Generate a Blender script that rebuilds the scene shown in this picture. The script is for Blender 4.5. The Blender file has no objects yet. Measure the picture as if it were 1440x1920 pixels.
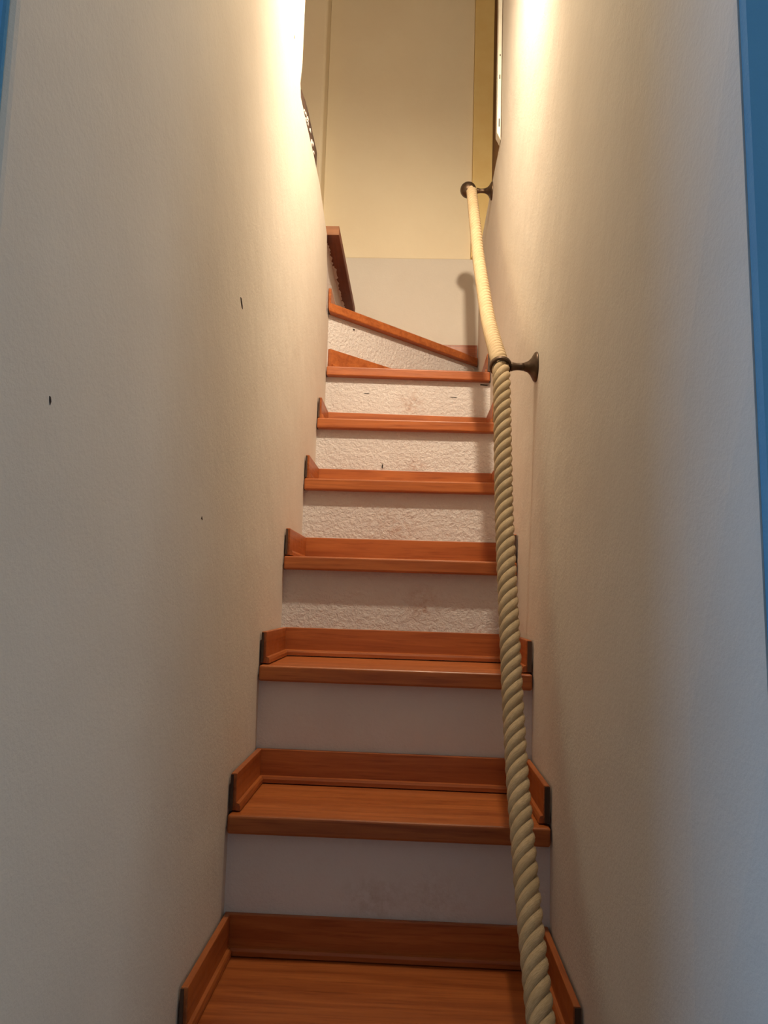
import bpy, bmesh, math, random
from mathutils import Vector, Matrix, noise
random.seed(7)
SC = bpy.context.scene
COL = SC.collection
H = 1.31                                    # camera height above the lower floor
XL, XR = -0.309, 0.249                      # faces of the two stairwell walls

# ------------------------------------------------------------------ camera
cam_d = bpy.data.cameras.new('camera')
cam = bpy.data.objects.new('camera', cam_d); COL.objects.link(cam)
cam_d.sensor_fit = 'VERTICAL'; cam_d.sensor_height = 36.0; cam_d.lens = 1450.17 / 1920 * 36.0
cam_d.clip_start = 0.02
pit, rol, yaw = 0.1102, 0.0308, -0.0387
fw = Vector((math.sin(yaw) * math.cos(pit), math.cos(yaw) * math.cos(pit), math.sin(pit)))
rt = Vector((math.cos(yaw), -math.sin(yaw), 0)); up = rt.cross(fw)
r2 = rt * math.cos(rol) + up * math.sin(rol); u2 = up * math.cos(rol) - rt * math.sin(rol)
M = Matrix((r2, u2, -fw)).transposed().to_4x4(); M.translation = (0, 0, H)
cam.matrix_world = M
SC.camera = cam

# ------------------------------------------------------------------ world, lights, exposure
w = bpy.data.worlds.new('world'); SC.world = w; w.use_nodes = True
w.node_tree.nodes['Background'].inputs['Color'].default_value = (0.62, 0.80, 1.0, 1)
w.node_tree.nodes['Background'].inputs['Strength'].default_value = 1.0
SC.view_settings.view_transform = 'Standard'; SC.view_settings.look = 'None'
SC.view_settings.gamma = 1.0; SC.view_settings.use_curve_mapping = False
SC.view_settings.exposure = 0.0

# daylight through the two side windows of the lower room, left and right of the camera
WINS = [dict(name='left', x=-1.80, y0=-0.35, y1=0.30, z0=0.85, z1=2.15, e=11, c=(0.25, 0.55, 1.0)),
        dict(name='right', x=1.80, y0=-1.75, y1=-0.25, z0=0.95, z1=2.25, e=7.6, c=(0.96, 0.98, 1.0))]
YR = -2.30
for W in WINS:
    ad = bpy.data.lights.new('window_daylight', 'AREA'); ad.shape = 'RECTANGLE'
    ad.size = W['z1'] - W['z0']; ad.size_y = W['y1'] - W['y0']; ad.energy = W['e']; ad.color = W['c']
    al = bpy.data.objects.new('window_daylight', ad); COL.objects.link(al)
    al.location = (W['x'], (W['y0'] + W['y1']) / 2, (W['z0'] + W['z1']) / 2)
    al.rotation_euler = (0, math.radians(-90 if W['x'] < 0 else 90), 0)

# warm wall spotlight above the stair
LAMP = Vector((0.09, 1.36, 1.75 + H))
sd = bpy.data.lights.new('spotlight_beam', 'SPOT'); sd.energy = 80; sd.color = (1.0, 0.82, 0.60)
sd.shadow_soft_size = 0.028; sd.spot_size = math.radians(120); sd.spot_blend = 1.0
sl = bpy.data.objects.new('spotlight_beam', sd); COL.objects.link(sl)
sl.location = LAMP
AIM = (Vector((-0.03, 2.30, 0.84 + H)) - LAMP).normalized()
sl.rotation_euler = AIM.to_track_quat('-Z', 'Y').to_euler()

# added point fill at the lamp, lifting near walls and upper back wall
pd = bpy.data.lights.new('spotlight_fill', 'POINT'); pd.energy = 16.5; pd.color = (1.0, 0.82, 0.60); pd.shadow_soft_size = 0.028
pl = bpy.data.objects.new('spotlight_fill', pd); COL.objects.link(pl); pl.location = LAMP

# ------------------------------------------------------------------ materials
def nt(name):
    m = bpy.data.materials.new(name); m.use_nodes = True
    t = m.node_tree; return m, t, t.nodes, t.links, t.nodes['Principled BSDF']
def srgb(r, g, b):
    f = lambda c: c / 12.92 if c <= 0.04045 else ((c + 0.055) / 1.055) ** 2.4
    return (f(r / 255), f(g / 255), f(b / 255), 1)
def noise_node(n, l, vec, scale, detail=4, rough=0.55, dist=0.0):
    x = n.new('ShaderNodeTexNoise'); x.inputs['Scale'].default_value = scale
    x.inputs['Detail'].default_value = detail; x.inputs['Roughness'].default_value = rough
    x.inputs['Distortion'].default_value = dist
    l.new(vec, x.inputs['Vector']); return x
def coords(n, l, scale=(1, 1, 1)):
    g = n.new('ShaderNodeNewGeometry'); mp = n.new('ShaderNodeMapping')
    mp.inputs['Scale'].default_value = scale
    l.new(g.outputs['Position'], mp.inputs['Vector']); return mp.outputs['Vector']
def mixc(n, l, fac, a, b):
    x = n.new('ShaderNodeMix'); x.data_type = 'RGBA'
    l.new(fac, x.inputs['Factor'])
    for s, v in (('A', a), ('B', b)):
        i = [k for k in x.inputs if k.name == s and k.type == 'RGBA'][0]
        if isinstance(v, tuple): i.default_value = v
        else: l.new(v, i)
    return [k for k in x.outputs if k.type == 'RGBA'][0]
def ramp(n, l, fac, p0, p1):
    r = n.new('ShaderNodeMapRange'); r.inputs['From Min'].default_value = p0; r.inputs['From Max'].default_value = p1
    l.new(fac, r.inputs['Value']); return r.outputs['Result']
def plaster(name, c1, c2, fine=1.0, coarse=0.0, rough=0.85, dist=0.004):
    m, t, n, l, b = nt(name)
    v = coords(n, l)
    big = noise_node(n, l, v, 3.0, 5, 0.6)
    l.new(mixc(n, l, ramp(n, l, big.outputs['Fac'], 0.3, 0.7), c1, c2), b.inputs['Base Color'])
    b.inputs['Roughness'].default_value = rough
    f = noise_node(n, l, v, 170, 4, 0.65)
    bp = n.new('ShaderNodeBump'); bp.inputs['Strength'].default_value = 0.22 * fine; bp.inputs['Distance'].default_value = dist
    l.new(f.outputs['Fac'], bp.inputs['Height'])
    wv = noise_node(n, l, v, 7, 3, 0.5)
    b2 = n.new('ShaderNodeBump'); b2.inputs['Strength'].default_value = 0.30; b2.inputs['Distance'].default_value = 0.012
    l.new(wv.outputs['Fac'], b2.inputs['Height']); l.new(bp.outputs['Normal'], b2.inputs['Normal'])
    last = b2
    if coarse:
        c = noise_node(n, l, v, 88, 6, 0.66, 0.3)
        b3 = n.new('ShaderNodeBump'); b3.inputs['Strength'].default_value = coarse; b3.inputs['Distance'].default_value = 0.006
        l.new(ramp(n, l, c.outputs['Fac'], 0.34, 0.72), b3.inputs['Height']); l.new(last.outputs['Normal'], b3.inputs['Normal']); last = b3
    l.new(last.outputs['Normal'], b.inputs['Normal'])
    return m
def wood(name, axis, c1=srgb(190, 110, 55), c2=srgb(152, 78, 34), rough=0.36):
    m, t, n, l, b = nt(name)
    s = {'x': (1.5, 26, 26), 'y': (26, 1.5, 26), 'z': (26, 26, 1.5)}[axis]
    v = coords(n, l, s)
    g = noise_node(n, l, v, 1.6, 6, 0.6, 0.8)
    v2 = coords(n, l, tuple(k * 3.4 for k in s))
    g2 = noise_node(n, l, v2, 2.0, 3, 0.6)
    col = mixc(n, l, ramp(n, l, g.outputs['Fac'], 0.32, 0.68), c1, c2)
    dark = n.new('ShaderNodeMix'); dark.data_type = 'RGBA'; dark.blend_type = 'MULTIPLY'
    A = [k for k in dark.inputs if k.type == 'RGBA']
    l.new(col, A[0]); A[1].default_value = (0.72, 0.62, 0.55, 1)
    l.new(ramp(n, l, g2.outputs['Fac'], 0.52, 0.75), dark.inputs['Factor'])
    l.new([k for k in dark.outputs if k.type == 'RGBA'][0], b.inputs['Base Color'])
    rg = noise_node(n, l, coords(n, l), 40, 3)
    mr = n.new('ShaderNodeMapRange'); mr.inputs['To Min'].default_value = rough - 0.08; mr.inputs['To Max'].default_value = rough + 0.14
    l.new(rg.outputs['Fac'], mr.inputs['Value']); l.new(mr.outputs['Result'], b.inputs['Roughness'])
    bp = n.new('ShaderNodeBump'); bp.inputs['Strength'].default_value = 0.08; bp.inputs['Distance'].default_value = 0.002
    l.new(g2.outputs['Fac'], bp.inputs['Height']); l.new(bp.outputs['Normal'], b.inputs['Normal'])
    return m
def plain(name, c, rough=0.6, metal=0.0, bump=0.0, scale=80, c2=None, cs=12):
    m, t, n, l, b = nt(name)
    v = coords(n, l)
    f = noise_node(n, l, v, cs, 4)
    c2 = c2 or tuple(k * 0.85 for k in c[:3]) + (1,)
    l.new(mixc(n, l, ramp(n, l, f.outputs['Fac'], 0.35, 0.65), c, c2), b.inputs['Base Color'])
    b.inputs['Roughness'].default_value = rough; b.inputs['Metallic'].default_value = metal
    if bump:
        g = noise_node(n, l, v, scale, 4)
        bp = n.new('ShaderNodeBump'); bp.inputs['Strength'].default_value = bump; bp.inputs['Distance'].default_value = 0.003
        l.new(g.outputs['Fac'], bp.inputs['Height']); l.new(bp.outputs['Normal'], b.inputs['Normal'])
    return m
MW = plaster('white_plaster', srgb(226, 219, 208), srgb(219, 211, 199))
MR = plaster('rough_riser_plaster', srgb(238, 233, 230), srgb(228, 220, 216), coarse=0.75)
MR2 = plaster('smooth_riser_plaster', srgb(238, 233, 230), srgb(228, 220, 216), coarse=0.16)
MB = plaster('blue_plaster', srgb(98, 162, 200), srgb(88, 150, 190))
MU = plaster('upper_cream_panel', srgb(246, 233, 204), srgb(241, 226, 196), fine=0.5)
WX, WY = wood('varnished_wood_x', 'x'), wood('varnished_wood_y', 'y')
WD = wood('bare_end_wood', 'z', srgb(92, 66, 50), srgb(66, 48, 38), 0.7)
WE = wood('dull_end_wood', 'x', srgb(150, 100, 64), srgb(122, 78, 48), 0.65)
WP = wood('old_plank_wood', 'y', srgb(84, 60, 44), srgb(56, 38, 28), 0.8)
WDY = wood('worn_underside_wood', 'y', srgb(128, 70, 44), srgb(98, 50, 32), 0.6)
MY = plain('yellow_paint', srgb(242, 214, 146), 0.55, c2=srgb(238, 206, 136), bump=0.05)
MBR = plain('brown_gap_board', srgb(160, 116, 70), 0.7)
MLATH = plain('white_gloss_paint', srgb(240, 234, 218), 0.45, bump=0.2, scale=60)
MDK = plain('dark_gap', srgb(38, 28, 24), 0.9)
MMET = plain('bronze_metal', srgb(104, 84, 66), 0.42, 0.75, bump=0.15, scale=140, c2=srgb(76, 60, 48))
MFL = plain('lower_floor_tile', srgb(150, 120, 95), 0.5)

def smudge(m, spots, col):
    t = m.node_tree; n, l = t.nodes, t.links; b = n['Principled BSDF']
    src = b.inputs['Base Color'].links[0].from_socket
    g = n.new('ShaderNodeNewGeometry'); nz = noise_node(n, l, g.outputs['Position'], 60, 5, 0.7)
    for (p, r) in spots:
        d = n.new('ShaderNodeVectorMath'); d.operation = 'DISTANCE'; d.inputs[1].default_value = p
        l.new(g.outputs['Position'], d.inputs[0])
        f = ramp(n, l, d.outputs['Value'], r, 0.0)
        k = n.new('ShaderNodeMath'); k.operation = 'MULTIPLY'; l.new(f, k.inputs[0]); l.new(ramp(n, l, nz.outputs['Fac'], 0.42, 0.72), k.inputs[1])
        src = mixc(n, l, k.outputs[0], src, col)
    l.new(src, b.inputs['Base Color'])
smudge(MR2, [((-0.03, 1.392, -0.515 + H), 0.055), ((0.06, 1.392, -0.515 + H), 0.07), ((-0.07, 1.392, -0.515 + H), 0.05)], srgb(208, 194, 184))
smudge(MR, [((-0.02, 2.56, 0.655 + H), 0.06), ((-0.05, 2.14, 0.185 + H), 0.09), ((0.0, 2.36, 0.405 + H), 0.05), ((0.03, 1.856, -0.02 + H), 0.06)], srgb(190, 150, 130))

# ------------------------------------------------------------------ mesh helpers (coordinates: camera at origin, z gets +H)
ORG = {}
def link(name, bm, mat, parent=None, smooth=False, bevel=0.0, seg=2, props=None):
    bmesh.ops.recalc_face_normals(bm, faces=bm.faces)
    xs = [v.co for v in bm.verts]
    lo = Vector((min(c[i] for c in xs) for i in range(3))); hi = Vector((max(c[i] for c in xs) for i in range(3)))
    org = Vector(((lo.x + hi.x) / 2, (lo.y + hi.y) / 2, lo.z)) + Vector((0, 0, H))
    for v in bm.verts: v.co = v.co + Vector((0, 0, H)) - org
    me = bpy.data.meshes.new(name); bm.to_mesh(me); bm.free()
    me.materials.append(mat)
    if smooth:
        for p in me.polygons: p.use_smooth = True
    o = bpy.data.objects.new(name, me); COL.objects.link(o)
    ORG[o.name] = org
    if parent:
        o.parent = parent; o.location = org - ORG[parent.name]
    else: o.location = org
    if bevel:
        b = o.modifiers.new('bevel', 'BEVEL'); b.width = bevel; b.segments = seg; b.limit_method = 'ANGLE'; b.angle_limit = math.radians(40)
    for k, v in (props or {}).items(): o[k] = v
    return o
def empty(name, loc, label, cat, group=None):
    o = bpy.data.objects.new(name, None); COL.objects.link(o)
    org = Vector(loc) + Vector((0, 0, H)); o.location = org; ORG[o.name] = org
    o.empty_display_size = 0.05
    o['label'] = label; o['category'] = cat
    if group: o['group'] = group
    return o
def prism(bm, pts, vec):
    """polygon of 3D points swept along vec"""
    a = [bm.verts.new(Vector(p)) for p in pts]; b = [bm.verts.new(Vector(p) + Vector(vec)) for p in pts]
    n = len(pts)
    bm.faces.new(a); bm.faces.new(list(reversed(b)))
    for i in range(n): bm.faces.new((a[i], b[i], b[(i + 1) % n], a[(i + 1) % n]))
    return bm
def box(bm, x0, x1, y0, y1, z0, z1):
    return prism(bm, [(x0, y0, z0), (x1, y0, z0), (x1, y1, z0), (x0, y1, z0)], (0, 0, z1 - z0))
def slab(bm, xy, z0, z1):
    return prism(bm, [(x, y, z0) for x, y in xy], (0, 0, z1 - z0))
def NB(): return bmesh.new()
ST = {'kind': 'structure'}
def struct(name, bm, mat, label, cat='wall', **k):
    return link(name, bm, mat, props={'kind': 'structure', 'label': label, 'category': cat}, **k)

# ------------------------------------------------------------------ setting
TOP = 2.70
YB = 3.15                                   # back wall face
# left wall: outline in y,z seen from the stair, upper far corner cut away over the upper stair
Lout = [(0.524, -H), (YB + 0.01, -H), (YB + 0.01, 0.95), (2.47, 0.95), (2.47, 1.05), (2.42, 1.186), (2.30, 1.213), (2.20, 1.238), (2.05, 1.243),
        (1.90, 1.240), (1.80, 1.242), (1.787, 1.262), (1.803, 1.32), (1.80, TOP), (0.524, TOP)]
bm = NB(); prism(bm, [(XL, y, z) for y, z in Lout], (-0.14, 0, 0))
wall_left = struct('wall_left', bm, MW, 'white plastered left wall of the narrow stairwell', bevel=0.008, seg=3)
# the plaster surface behind the winders (riser of the turning step)
# right wall: ends low over the top of the stair
Rout = [(0.69, -H), (YB + 0.05, -H), (YB + 0.05, 1.47), (2.60, 1.485), (2.35, 1.485), (2.35, TOP), (0.60, TOP), (0.60, 0.80), (0.72, 0.80), (0.72, 0.5)]
bm = NB(); prism(bm, [(XR, y, z) for y, z in Rout], (0.14, 0, 0))
# splayed jamb towards the lower room (leans outward towards the floor)
def jamb(z):
    t = (z + H) / (TOP + H)
    yk = 0.69 + 0.03 * (z + H) / (0.5 + H)
    xf = 0.2496 + (0.49 - min(z, 0.49)) * 0.0215
    return [(XR, min(yk, 0.72), z), (xf, 0.585, z), (XR + 0.14, 0.585, z), (XR + 0.14, 0.72, z)]
rings = []
for z in (-H, -0.9, -0.45, -0.1, 0.2, 0.5, 0.8): rings.append([bm.verts.new(p) for p in jamb(z)])
for a, b in zip(rings, rings[1:]):
    for i in range(4): bm.faces.new((a[i], a[(i + 1) % 4], b[(i + 1) % 4], b[i]))
bm.faces.new(rings[0]); bm.faces.new(rings[-1])
wall_right = struct('wall_right', bm, MW, 'white plastered right wall of the narrow stairwell')
# back wall below the upper floor line, plaster
bm = NB(); box(bm, -1.30, 0.39, YB, YB + 0.12, -H, 1.435)
struct('wall_back', bm, MW, 'plastered wall at the head of the stair, lower part')
# cream panel above it
bm = NB(); box(bm, -0.425, 0.212, YB + 0.004, YB + 0.12, 1.437, TOP)
struct('wall_upper', bm, MU, 'tall cream wall panel above the head of the stair', bevel=0.003)
bm = NB(); box(bm, -1.30, -0.425, YB - 0.10, YB + 0.12, 1.437, TOP)
struct('wall_upper_left', bm, MU, 'narrow cream wall strip beside the left wall', bevel=0.012, seg=3)
# yellow board, brown gap
bm = NB(); box(bm, 0.2125, 0.296, YB - 0.016, YB + 0.10, 1.437, TOP)
struct('trim_1', bm, MY, 'yellow painted upright board at the back right corner', 'trim', bevel=0.002)
bm = NB(); box(bm, 0.2965, 0.85, YB + 0.03, YB + 0.12, 1.437, TOP)
struct('trim_2', bm, MBR, 'narrow dark brown upright board beside the yellow board', 'trim')
# white lath at the end of the right wall
bm = NB()
lp = [(0.235, 2.352, 1.50), (0.2475, 2.352, 1.475), (0.2475, 2.39, 1.475), (0.235, 2.39, 1.50)]
prism(bm, lp, (0, 0, TOP - 1.50))
trim3 = struct('trim_3', bm, MLATH, 'narrow white painted lath at the end of the right wall', 'trim', bevel=0.002)
# upper enclosure and lower room
bm = NB(); box(bm, -1.30, 0.85, 0.55, YB + 0.12, TOP, TOP + 0.08)
struct('ceiling', bm, MW, 'white ceiling high above the stair', 'ceiling')
bm = NB(); box(bm, -1.42, -1.30, 1.66, YB + 0.12, 0.9, TOP)
struct('wall_upper_far_left', bm, MW, 'upper floor wall left of the stair')
bm = NB(); box(bm, -1.30, XL - 0.14, 1.66, 1.80, 1.0, TOP)
struct('wall_upper_near_left', bm, MW, 'upper floor wall behind the left stairwell wall')
bm = NB(); box(bm, 0.85, 0.97, 2.2, YB + 0.12, 1.2, TOP)
struct('wall_upper_far_right', bm, MW, 'upper floor wall right of the stair')
bm = NB(); box(bm, XR + 0.14, 0.85, 2.2, 2.34, 1.2, TOP)
struct('wall_upper_near_right', bm, MW, 'upper floor wall behind the right stairwell wall')
bm = NB(); box(bm, XR + 0.14, 0.85, 2.34, YB, 1.25, 1.465)
struct('floor_upper', bm, MW, 'upper floor edge right of the stair', 'floor')
bm = NB(); box(bm, -1.8, 1.8, YR, 0.70, -H - 0.1, -H)
struct('floor', bm, MFL, 'lower room floor at the foot of the stair', 'floor')
LZ = 0.78
bm = NB(); box(bm, -1.8, XL - 0.0015, 0.5165, 0.5225, -H, TOP)
struct('wall_front_left', bm, MB, 'blue painted wall edge left of the stair opening', bevel=0.004)
bm = NB()
r0 = [(XR + 0.142, 0.60, -H), (1.8, 0.60, -H), (1.8, 0.72, -H), (XR + 0.142, 0.72, -H)]
zs = (-H, -0.9, -0.45, -0.1, 0.2, 0.5, 0.8, TOP)
rr = []
for z in zs:
    xf = 0.2496 + (0.49 - min(z, 0.49)) * 0.0215 + 0.0012
    rr.append([bm.verts.new(p) for p in ((xf, 0.572, z), (1.8, 0.572, z), (1.8, 0.584, z), (xf, 0.584, z))])
for a, b in zip(rr, rr[1:]):
    for i in range(4): bm.faces.new((a[i], a[(i + 1) % 4], b[(i + 1) % 4], b[i]))
bm.faces.new(rr[0]); bm.faces.new(rr[-1])
struct('wall_front_right', bm, MB, 'blue painted wall edge right of the stair opening')
bm = NB(); box(bm, XL - 0.0015, 0.2495, 0.524, 0.571, LZ, TOP)
struct('wall_front_top', bm, MB, 'blue painted wall above the stair opening')
bm = NB(); box(bm, -1.92, 1.92, YR - 0.1, 0.60, 1.25, 1.33)
struct('ceiling_lower', bm, MW, 'lower room ceiling behind the camera', 'ceiling')
for W in WINS:
    bm = NB(); x0, x1 = (W['x'] - 0.12, W['x']) if W['x'] < 0 else (W['x'], W['x'] + 0.12)
    box(bm, x0, x1, YR - 0.1, W['y0'], -H, 1.25); box(bm, x0, x1, W['y1'], 0.64, -H, 1.25)
    box(bm, x0, x1, W['y0'], W['y1'], -H, W['z0'] - H); box(bm, x0, x1, W['y0'], W['y1'], W['z1'] - H, 1.25)
    struct('wall_room_' + W['name'], bm, MW, 'lower room side wall with a window, ' + W['name'] + ' of the camera')
bm = NB(); box(bm, -1.8, 1.8, YR - 0.1, YR, -H, 1.25)
struct('wall_room_rear', bm, MW, 'lower room rear wall behind the camera')

# small plaster chips on the left wall
def chip(u, pts):
    bm = NB(); prism(bm, [(XL + 0.0006, y, z) for y, z in pts], (-0.003, 0, 0))
    link('plaster_chip', bm, MDK, wall_left)
chip(0, [(1.277, 0.508), (1.283, 0.509), (1.296, 0.499), (1.297, 0.494), (1.291, 0.494), (1.283, 0.500)])
chip(0, [(1.109, 0.106), (1.113, 0.110), (1.117, 0.105)])
chip(0, [(0.6255, 0.160), (0.6275, 0.1595), (0.629, 0.156), (0.6275, 0.1525), (0.626, 0.156)])
chip(0, [(1.665, 1.300), (1.671, 1.301), (1.672, 1.296), (1.667, 1.295)])
# paint chips on the white lath
for z0, z1 in ((1.52, 1.548), (1.685, 1.70), (1.765, 1.771)):
    bm = NB(); box(bm, 0.2405, 0.2435, 2.3514, 2.353, z0, z1); link('paint_chip', bm, MDK, trim3)

# ------------------------------------------------------------------ staircase
stair = empty('staircase', (-0.03, 1.7, -H), 'narrow staircase of varnished brown wooden treads with white plaster risers', 'staircase')
TH, OV = 0.032, 0.024
G = 0.003
# tread: z top, nose y at left wall, nose y at right wall
T = {-1: (-1.080, 0.665, 0.665), 0: (-0.845, 0.905, 0.905), 1: (-0.613, 1.118, 1.120), 2: (-0.379, 1.368, 1.368), 3: (-0.144, 1.588, 1.582),
     4: (0.092, 1.832, 1.832), 5: (0.323, 2.112, 2.108), 6: (0.547, 2.335, 2.345), 7: (0.769, 2.522, 2.555),
     8: (0.990, 2.515, 3.095)}
def board(name, p0, p1, nrm, z0, z1, th, mat, parent, cut=0.0, bev=0.0015):
    """upright board along p0-p1, thickness th towards nrm; cut slants the free p0 end"""
    p0, p1, nrm = Vector(p0), Vector(p1), Vector(nrm).normalized()
    d = (p1 - p0).normalized()
    bm = NB()
    q = [(p0.x + d.x * cut, p0.y + d.y * cut, z0), (p1.x, p1.y, z0), (p1.x, p1.y, z1), (p0.x, p0.y, z1)]
    prism(bm, q, (nrm.x * th, nrm.y * th, 0))
    return link(name, bm, mat, parent, bevel=bev, seg=2)
def bead(p0, p1, nrm, z0, parent, mat, th=0.007, h=0.013):
    p0, p1, nrm = Vector(p0), Vector(p1), Vector(nrm).normalized()
    bm = NB()
    prof = [(0, 0), (th, 0), (th, h * 0.55), (th * 0.7, h * 0.9), (0, h)]
    prism(bm, [(p0.x + nrm.x * a, p0.y + nrm.y * a, z0 + b) for a, b in prof], (p1.x - p0.x, p1.y - p0.y, 0))
    return link('bead_moulding', bm, mat, parent)
def riser_line(i):
    """left and right ends of the riser face under tread i"""
    z, yl, yr = T[i]
    d = Vector((XR - XL, yr - yl)); n = Vector((-d.y, d.x)).normalized()
    off = OV / max(0.3, n.y)
    return (XL, yl + off), (XR, yr + off)
CHIPS = {7: [(-0.171, 0.685, 0.011, 0.0012), (0.124, 0.682, 0.013, 0.0013), (0.226, 0.729, 0.018, 0.0026)],
         6: [(-0.101, 0.404, 0.0022, 0.009)], 8: [(-0.23, 0.935, 0.006, 0.003)]}
for i in range(-1, 9):
    z, yl, yr = T[i]
    low = T[i - 1][0] if i - 1 in T else -H
    a, b = riser_line(i)
    # plaster riser under this tread
    bm = NB()
    slab(bm, [a, b, (b[0], b[1] + 0.03), (a[0], a[1] + 0.03)], low - TH if i > -1 else low, z - TH)
    ris = link('riser', bm, MR if i > 3 else MR2, stair)
    for x, zc, lx, lz in CHIPS.get(i, ()):      # small dark cracks in the plaster
        y = a[1] + (b[1] - a[1]) * (x - XL) / (XR - XL) - 0.0007
        bm = NB(); prism(bm, [(x - lx, y, zc - lz * .4), (x + lx * .6, y, zc - lz), (x + lx, y, zc + lz * .3), (x - lx * .5, y, zc + lz)], (0, 0.003, 0))
        link('plaster_crack', bm, MDK, ris)
    # tread
    if i < 8:
        c, d = riser_line(i + 1)
    else:
        c, d = (-0.318, YB - 0.001), (XR, YB - 0.001)
    bm = NB()
    if i < 8: poly = [(XL + G, yl), (XR - G, yr), (XR - G, d[1] + 0.002), (XL + G, c[1] + 0.002)]
    else: poly = [(XL + G, yl), (XR - G, yr), (XR - G, YB - 0.002), (XL + G, YB - 0.002)]
    slab(bm, poly, z - TH, z)
    tr = link('tread', bm, WX, stair, bevel=0.0045, seg=3)
    if i == 8: tr['label'] = 'wedge-shaped winder tread turning to the left'
    sk = 0.067; g = 0.0025; bt = 0.010
    # boards round the tread: back, left, right, each with a small bead
    if i < 8:
        e = Vector((d[0] - c[0], d[1] - c[1])).normalized(); nb = Vector((e.y, -e.x))
        p0 = Vector(c) + e * G; p1 = Vector(d) - e * G
        board('back_skirting', p0, p1, nb, z + g, z + sk, bt, WX, tr)
        q0, q1 = p0 + nb * bt + e * bt, p1 + nb * bt - e * bt
        bead(q0, q1, nb, z + g, tr, WX)
        yl2, yr2 = c[1] - bt - 0.0006, d[1] - bt - 0.0006
        if i == 7: yl2 = c[1] - 0.004; yr2 = d[1] - 0.016
    else:
        board('back_skirting', (XL + 0.005, YB - 0.001), (XR - G, YB - 0.001), (0, -1), z + g, z + sk, bt, WX, tr)
        board('back_skirting', (-0.316, 2.575), (-0.316, YB - 0.013), (1, 0), z + g, z + sk + 0.005, bt, WY, tr, 0.01)
        bead((-0.306, 2.575), (-0.306, YB - 0.013), (1, 0), z + g, tr, WY)
        yl2, yr2 = None, YB - 0.013
    for side in (-1, 1):
        ye = yl2 if side < 0 else yr2
        if ye is None or i == 8: continue
        y0 = (yl if side < 0 else yr) + 0.012
        if ye - y0 < 0.012: continue
        x = XL + 0.0035 if side < 0 else XR - 0.0035
        s = board('side_skirting', (x, y0), (x, ye), (-side, 0), z + g, z + sk, bt, WY, tr, 0.006)
        xe = x - side * bt
        bead((xe, y0 + 0.006), (xe, ye - (0.007 if i < 7 else 0)), (-side, 0), z + g, tr, WY)
        # dark unvarnished end of the board
        bm = NB(); ew = 0.0045 if side < 0 else 0.0080
        box(bm, min(x, x - side * ew), max(x, x - side * ew), y0 - 0.0012, y0 + 0.004, z + g + 0.002, z + sk - 0.002)
        link('end_grain', bm, WD, tr)
# tread of the upper flight that turns left, seen from below, and its plaster riser
bm = NB(); box(bm, -0.345, -0.318, 2.47, YB, 0.99 - TH, 1.213 - TH + 0.002)
link('riser', bm, MR, stair)
bm = NB(); box(bm, -0.60, -0.270, 2.425, YB - 0.002, 1.213 - TH, 1.213)
tr9 = link('tread', bm, WDY, stair, bevel=0.003, seg=2, props={'label': 'worn dark tread edge of the upper flight seen from below'})
board('back_skirting', (-0.292, YB - 0.001), (-0.60, YB - 0.001), (0, -1), 1.2155, 1.285, 0.010, WX, tr9)
bm = NB(); box(bm, -0.327, -0.2705, 2.4225, 2.4262, 1.213 - TH + 0.001, 1.212)
link('end_grain', bm, WE, tr9)
# plaster smeared along the underside of that tread
ys = [2.48, 2.57, 2.66, 2.78, 2.87, 2.99, 3.12]
for ya, yb in zip(ys, ys[1:]):
    bm = NB(); w0 = random.uniform(0.005, 0.014); e = []
    for k in range(9):
        t = k / 8; e.append((-0.318 + max(0.002, w0 * (0.55 + 0.45 * math.sin(t * 3.1)) + random.uniform(-.004, .004)), yb - 0.002 + (ya - yb + 0.004) * t, 1.1795))
    prism(bm, [(-0.318, ya + 0.002, 1.1795), (-0.318, yb - 0.002, 1.1795)] + e, (0, 0, 0.003))
    link('plaster_smear', bm, MR, tr9)
bm = NB(); box(bm, -0.63, -0.60, 1.86, YB, 1.18, 1.43)
link('riser', bm, MR, stair)
bm = NB(); box(bm, -1.29, -0.575, 1.86, YB - 0.101, 1.405, 1.435)
link('tread', bm, WY, stair, bevel=0.003)

# worn plank end lying on the cut top of the left wall
bm = NB()
n = 14; top, bot = [], []
for k in range(n + 1):
    t = k / n; y = 1.815 + t * 0.325
    bot.append((XL - 0.004, y, 1.238 + 0.006 * t + random.uniform(-.002, .003)))
    top.append((XL - 0.004, y, 1.272 + 0.024 * math.sin(min(1, t * 2.2) * 1.5) + random.uniform(-.003, .003)))
prism(bm, bot + top[::-1], (-0.10, 0, 0))
plank = link('trim_4', bm, WP, props={'kind': 'structure', 'label': 'broken dark plank edge on the cut top of the left wall', 'category': 'trim'})
for k in range(11):
    bm = NB()
    y = 1.83 + random.random() * 0.27; z = 1.246 + random.random() * 0.02; s = random.uniform(.005, .012)
    prism(bm, [(XL - 0.004, y, z), (XL - 0.004, y + s * 1.8, z + s * .2), (XL - 0.004, y + s * 1.5, z + s), (XL - 0.004, y + s * .3, z + s * .8)], (0.002, 0, 0))
    link('plaster_crumb', bm, MR, plank)

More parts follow.
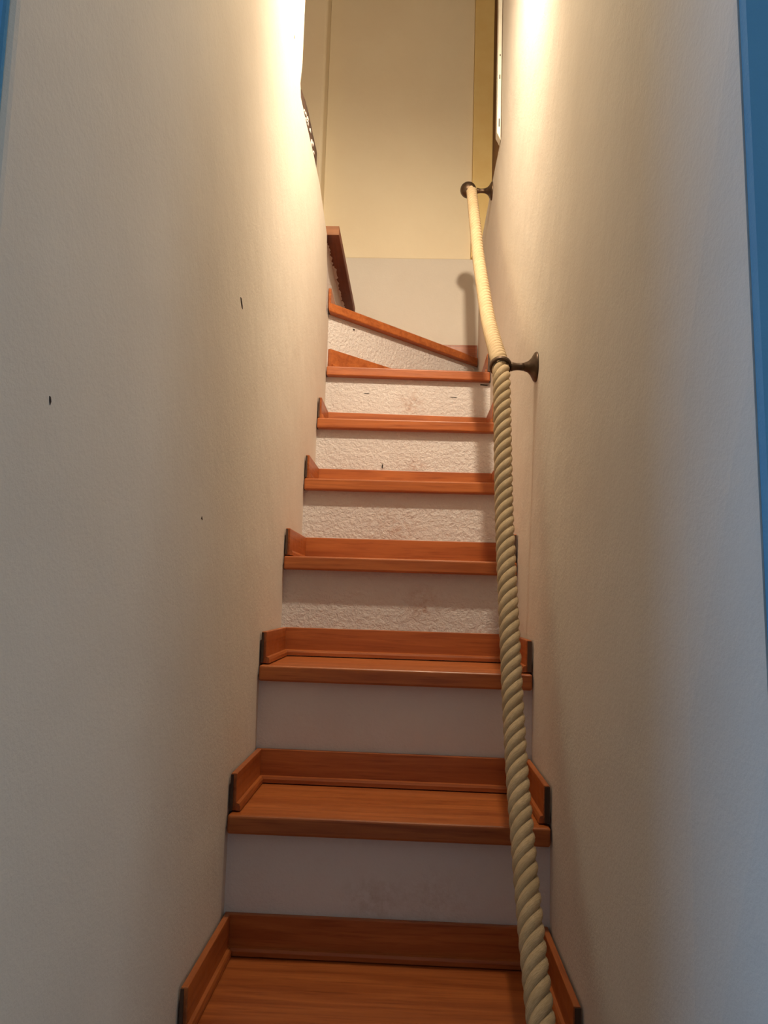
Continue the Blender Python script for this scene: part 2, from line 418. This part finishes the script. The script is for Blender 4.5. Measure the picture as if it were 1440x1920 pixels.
# ------------------------------------------------------------------ rope handrail
RP = [(2.600, 1.438), (2.560, 1.395), (2.516, 1.345), (2.371, 1.181), (2.243, 1.033), (2.056, 0.855), (1.884, 0.700), (1.706, 0.572), (1.615, 0.510), (1.571, 0.465),
      (1.548, 0.395), (1.522, 0.292), (1.492, 0.182), (1.447, 0.077), (1.398, -0.021), (1.335, -0.153), (1.266, -0.269),
      (1.185, -0.365), (1.110, -0.445), (1.046, -0.502), (0.98, -0.555), (0.90, -0.61)]
RX = 0.174
def catmull(P, m=24):
    out = []
    Q = [P[0]] + P + [P[-1]]
    for i in range(1, len(Q) - 2):
        p0, p1, p2, p3 = (Vector(q) for q in Q[i - 1:i + 3])
        for k in range(m):
            t = k / m
            out.append(0.5 * ((2 * p1) + (-p0 + p2) * t + (2 * p0 - 5 * p1 + 4 * p2 - p3) * t * t + (-p0 + 3 * p1 - 3 * p2 + p3) * t ** 3))
    out.append(Vector(P[-1])); return out
C = [Vector((RX, p[0], p[1])) for p in catmull(RP)]
for _ in range(12):                            # relax
    C = [C[0]] + [(C[i - 1] + 2 * C[i] + C[i + 1]) / 4 for i in range(1, len(C) - 1)] + [C[-1]]
# resample evenly
S = [0.0]
for a, b in zip(C, C[1:]): S.append(S[-1] + (b - a).length)
def at(s):
    import bisect
    k = min(max(bisect.bisect(S, s) - 1, 0), len(C) - 2)
    t = (s - S[k]) / max(1e-9, S[k + 1] - S[k]); return C[k].lerp(C[k + 1], t)
STEP = 0.0032; N = int(S[-1] / STEP)
P = [at(S[-1] * k / N) for k in range(N + 1)]
PITCH, RC, RS = 0.086, 0.0110, 0.0077
def mrope():
    m, t, n, l, b = nt('rope_fibre')
    g = n.new('ShaderNodeUVMap'); mp = n.new('ShaderNodeMapping'); mp.inputs['Scale'].default_value = (5, 22, 1)
    l.new(g.outputs['UV'], mp.inputs['Vector'])
    f = noise_node(n, l, mp.outputs['Vector'], 3.0, 5, 0.65, 0.4)
    v = coords(n, l); big = noise_node(n, l, v, 18, 4)
    c = mixc(n, l, ramp(n, l, f.outputs['Fac'], 0.35, 0.68), srgb(224, 201, 163), srgb(178, 151, 113))
    c = mixc(n, l, ramp(n, l, big.outputs['Fac'], 0.45, 0.8), c, srgb(188, 164, 126))
    l.new(c, b.inputs['Base Color']); b.inputs['Roughness'].default_value = 0.8
    bp = n.new('ShaderNodeBump'); bp.inputs['Strength'].default_value = 0.45; bp.inputs['Distance'].default_value = 0.002
    l.new(f.outputs['Fac'], bp.inputs['Height']); l.new(bp.outputs['Normal'], b.inputs['Normal'])
    return m
MROPE = mrope()
rope = empty('rope_handrail', (RX, 0.90, -0.63), 'thick twisted tan rope handrail hanging along the right wall', 'handrail')
for k in range(4):
    bm = NB(); rings = []; uvl = bm.loops.layers.uv.new('UVMap'); m = 12
    cen = []
    for j, p in enumerate(P):
        a = P[max(0, j - 1)]; b = P[min(N, j + 1)]; tg = (b - a).normalized()
        n1 = Vector((1, 0, 0)); n2 = tg.cross(n1).normalized()
        ph = -(j * S[-1] / N) / PITCH * 2 * math.pi + k * math.pi / 2
        cen.append(p + (n1 * math.cos(ph) - n2 * math.sin(ph)) * RC)
    for j, c in enumerate(cen):
        tg = (cen[min(N, j + 1)] - cen[max(0, j - 1)]).normalized()
        rad = (c - P[j]).normalized(); rad = (rad - tg * rad.dot(tg)).normalized(); sd_ = tg.cross(rad)
        rings.append([bm.verts.new(c + rad * RS * math.cos(q * 2 * math.pi / m) + sd_ * RS * 1.08 * math.sin(q * 2 * math.pi / m)) for q in range(m)])
    for j, (a, b) in enumerate(zip(rings, rings[1:])):
        for q in range(m):
            f = bm.faces.new((a[q], a[(q + 1) % m], b[(q + 1) % m], b[q]))
            for lp_, (uu, vv) in zip(f.loops, ((j, q), (j, q + 1), (j + 1, q + 1), (j + 1, q))): lp_[uvl].uv = (uu * STEP * 10, vv / m)
    bm.faces.new(rings[0]); bm.faces.new(rings[-1])
    link('rope_strand', bm, MROPE, rope, smooth=True)
# yellow cord whipping near the lower end
MWH = plain('yellow_cord', srgb(196, 152, 72), 0.8)
bm = NB(); j0 = min(range(N), key=lambda j: abs(P[j].z + 0.524)); rr_ = []
L = 70; m = 8
for q in range(L * 3):
    s = q / 24.0; j = j0 + s * 1.0
    p = at((j) * S[-1] / N); tg = (P[min(N, int(j) + 1)] - P[int(j) - 1]).normalized(); n1 = Vector((1, 0, 0)); n2 = tg.cross(n1)
    an = q / 24 * 2 * math.pi; r = n1 * math.cos(an) + n2 * math.sin(an)
    c = p + r * 0.0185
    rr_.append([bm.verts.new(c + (r * math.cos(x * 2 * math.pi / m) + tg * math.sin(x * 2 * math.pi / m)) * 0.0018) for x in range(m)])
for a, b in zip(rr_, rr_[1:]):
    for x in range(m): bm.faces.new((a[x], a[(x + 1) % m], b[(x + 1) % m], b[x]))
link('cord_whipping', bm, MWH, rope, smooth=True)

# ------------------------------------------------------------------ bronze brackets
def lathe(bm, prof, o, ax, seg=28):
    """prof: (distance along ax, radius)"""
    ax = Vector(ax).normalized(); e1 = ax.orthogonal().normalized(); e2 = ax.cross(e1)
    R = []
    for d, r in prof:
        R.append([bm.verts.new(Vector(o) + ax * d + (e1 * math.cos(q * 2 * math.pi / seg) + e2 * math.sin(q * 2 * math.pi / seg)) * r) for q in range(seg)])
    for a, b in zip(R, R[1:]):
        for q in range(seg): bm.faces.new((a[q], a[(q + 1) % seg], b[(q + 1) % seg], b[q]))
    bm.faces.new(R[0]); bm.faces.new(R[-1]); return bm
def bracket(y, z, label, kind, tg, ry=None, rz=None):
    b = empty('handrail_bracket', (RX, y, z), label, 'bracket', 'bronze rope brackets on the right wall')
    bm = NB()
    lathe(bm, [(0.0, 0.031), (0.003, 0.032), (0.006, 0.030), (0.009, 0.025), (0.013, 0.018), (0.019, 0.012), (0.028, 0.0085)], (XR + 0.001, y, z), (-1, 0, 0))
    link('wall_plate', bm, MMET, b, smooth=True)
    bm = NB()
    lathe(bm, [(0.026, 0.0088), (0.034, 0.0078), (0.042, 0.0076), (0.049, 0.0085), (0.053, 0.010), (0.056, 0.009)], (XR + 0.001, y, z), (-1, 0, 0))
    link('arm', bm, MMET, b, smooth=True)
    bm = NB(); c = Vector((RX, y, z)); tg = Vector(tg).normalized()
    if kind == 'ring':
        e1 = Vector((1, 0, 0)); e2 = tg.cross(e1).normalized(); R = []
        for q in range(36):
            a = q * 2 * math.pi / 36; r = e1 * math.cos(a) + e2 * math.sin(a)
            R.append([bm.verts.new(c + r * (0.0205 + 0.0035 * math.cos(x * math.pi / 5)) + tg * 0.0065 * math.sin(x * math.pi / 5)) for x in range(10)])
        for q in range(36):
            for x in range(10): bm.faces.new((R[q][x], R[(q + 1) % 36][x], R[(q + 1) % 36][(x + 1) % 10], R[q][(x + 1) % 10]))
        link('rope_ring', bm, MMET, b, smooth=True)
    else:
        prof = [(-0.0285 * math.cos(k * math.pi / 16), max(0.0006, 0.0285 * math.sin(k * math.pi / 16))) for k in range(17)]
        lathe(bm, prof, c + Vector((-0.010, 0.006, 0.006)), -tg, 32)
        link('ball_cap', bm, MMET, b, smooth=True)
    return b
bracket(1.588, 0.490, 'bronze ring bracket clasping the rope at mid height of the right wall', 'ring', (0, 0.66, 0.75))
bracket(2.625, 1.452, 'bronze ball-ended bracket holding the top end of the rope', 'ball', (0, 0.68, 0.73))

# ------------------------------------------------------------------ wall spotlight, just above the picture
sp = empty('wall_spotlight', (XR, 1.5, 1.70), 'small bronze wall spotlight on a round plate high on the right stairwell wall', 'lamp')
bm = NB(); lathe(bm, [(0, 0.03), (0.008, 0.03), (0.012, 0.008), (0.142, 0.007)], (XR + 0.001, LAMP.y - AIM.y * 0.085, LAMP.z - H - AIM.z * 0.085), (-1, 0, 0)); link('wall_plate', bm, MMET, sp, smooth=True)
bm = NB(); lathe(bm, [(-0.10, 0.012), (-0.095, 0.022), (-0.06, 0.026), (-0.045, 0.030), (-0.045, 0.026), (-0.06, 0.02)], LAMP - Vector((0, 0, H)), AIM); link('lamp_head', bm, MMET, sp, smooth=True)
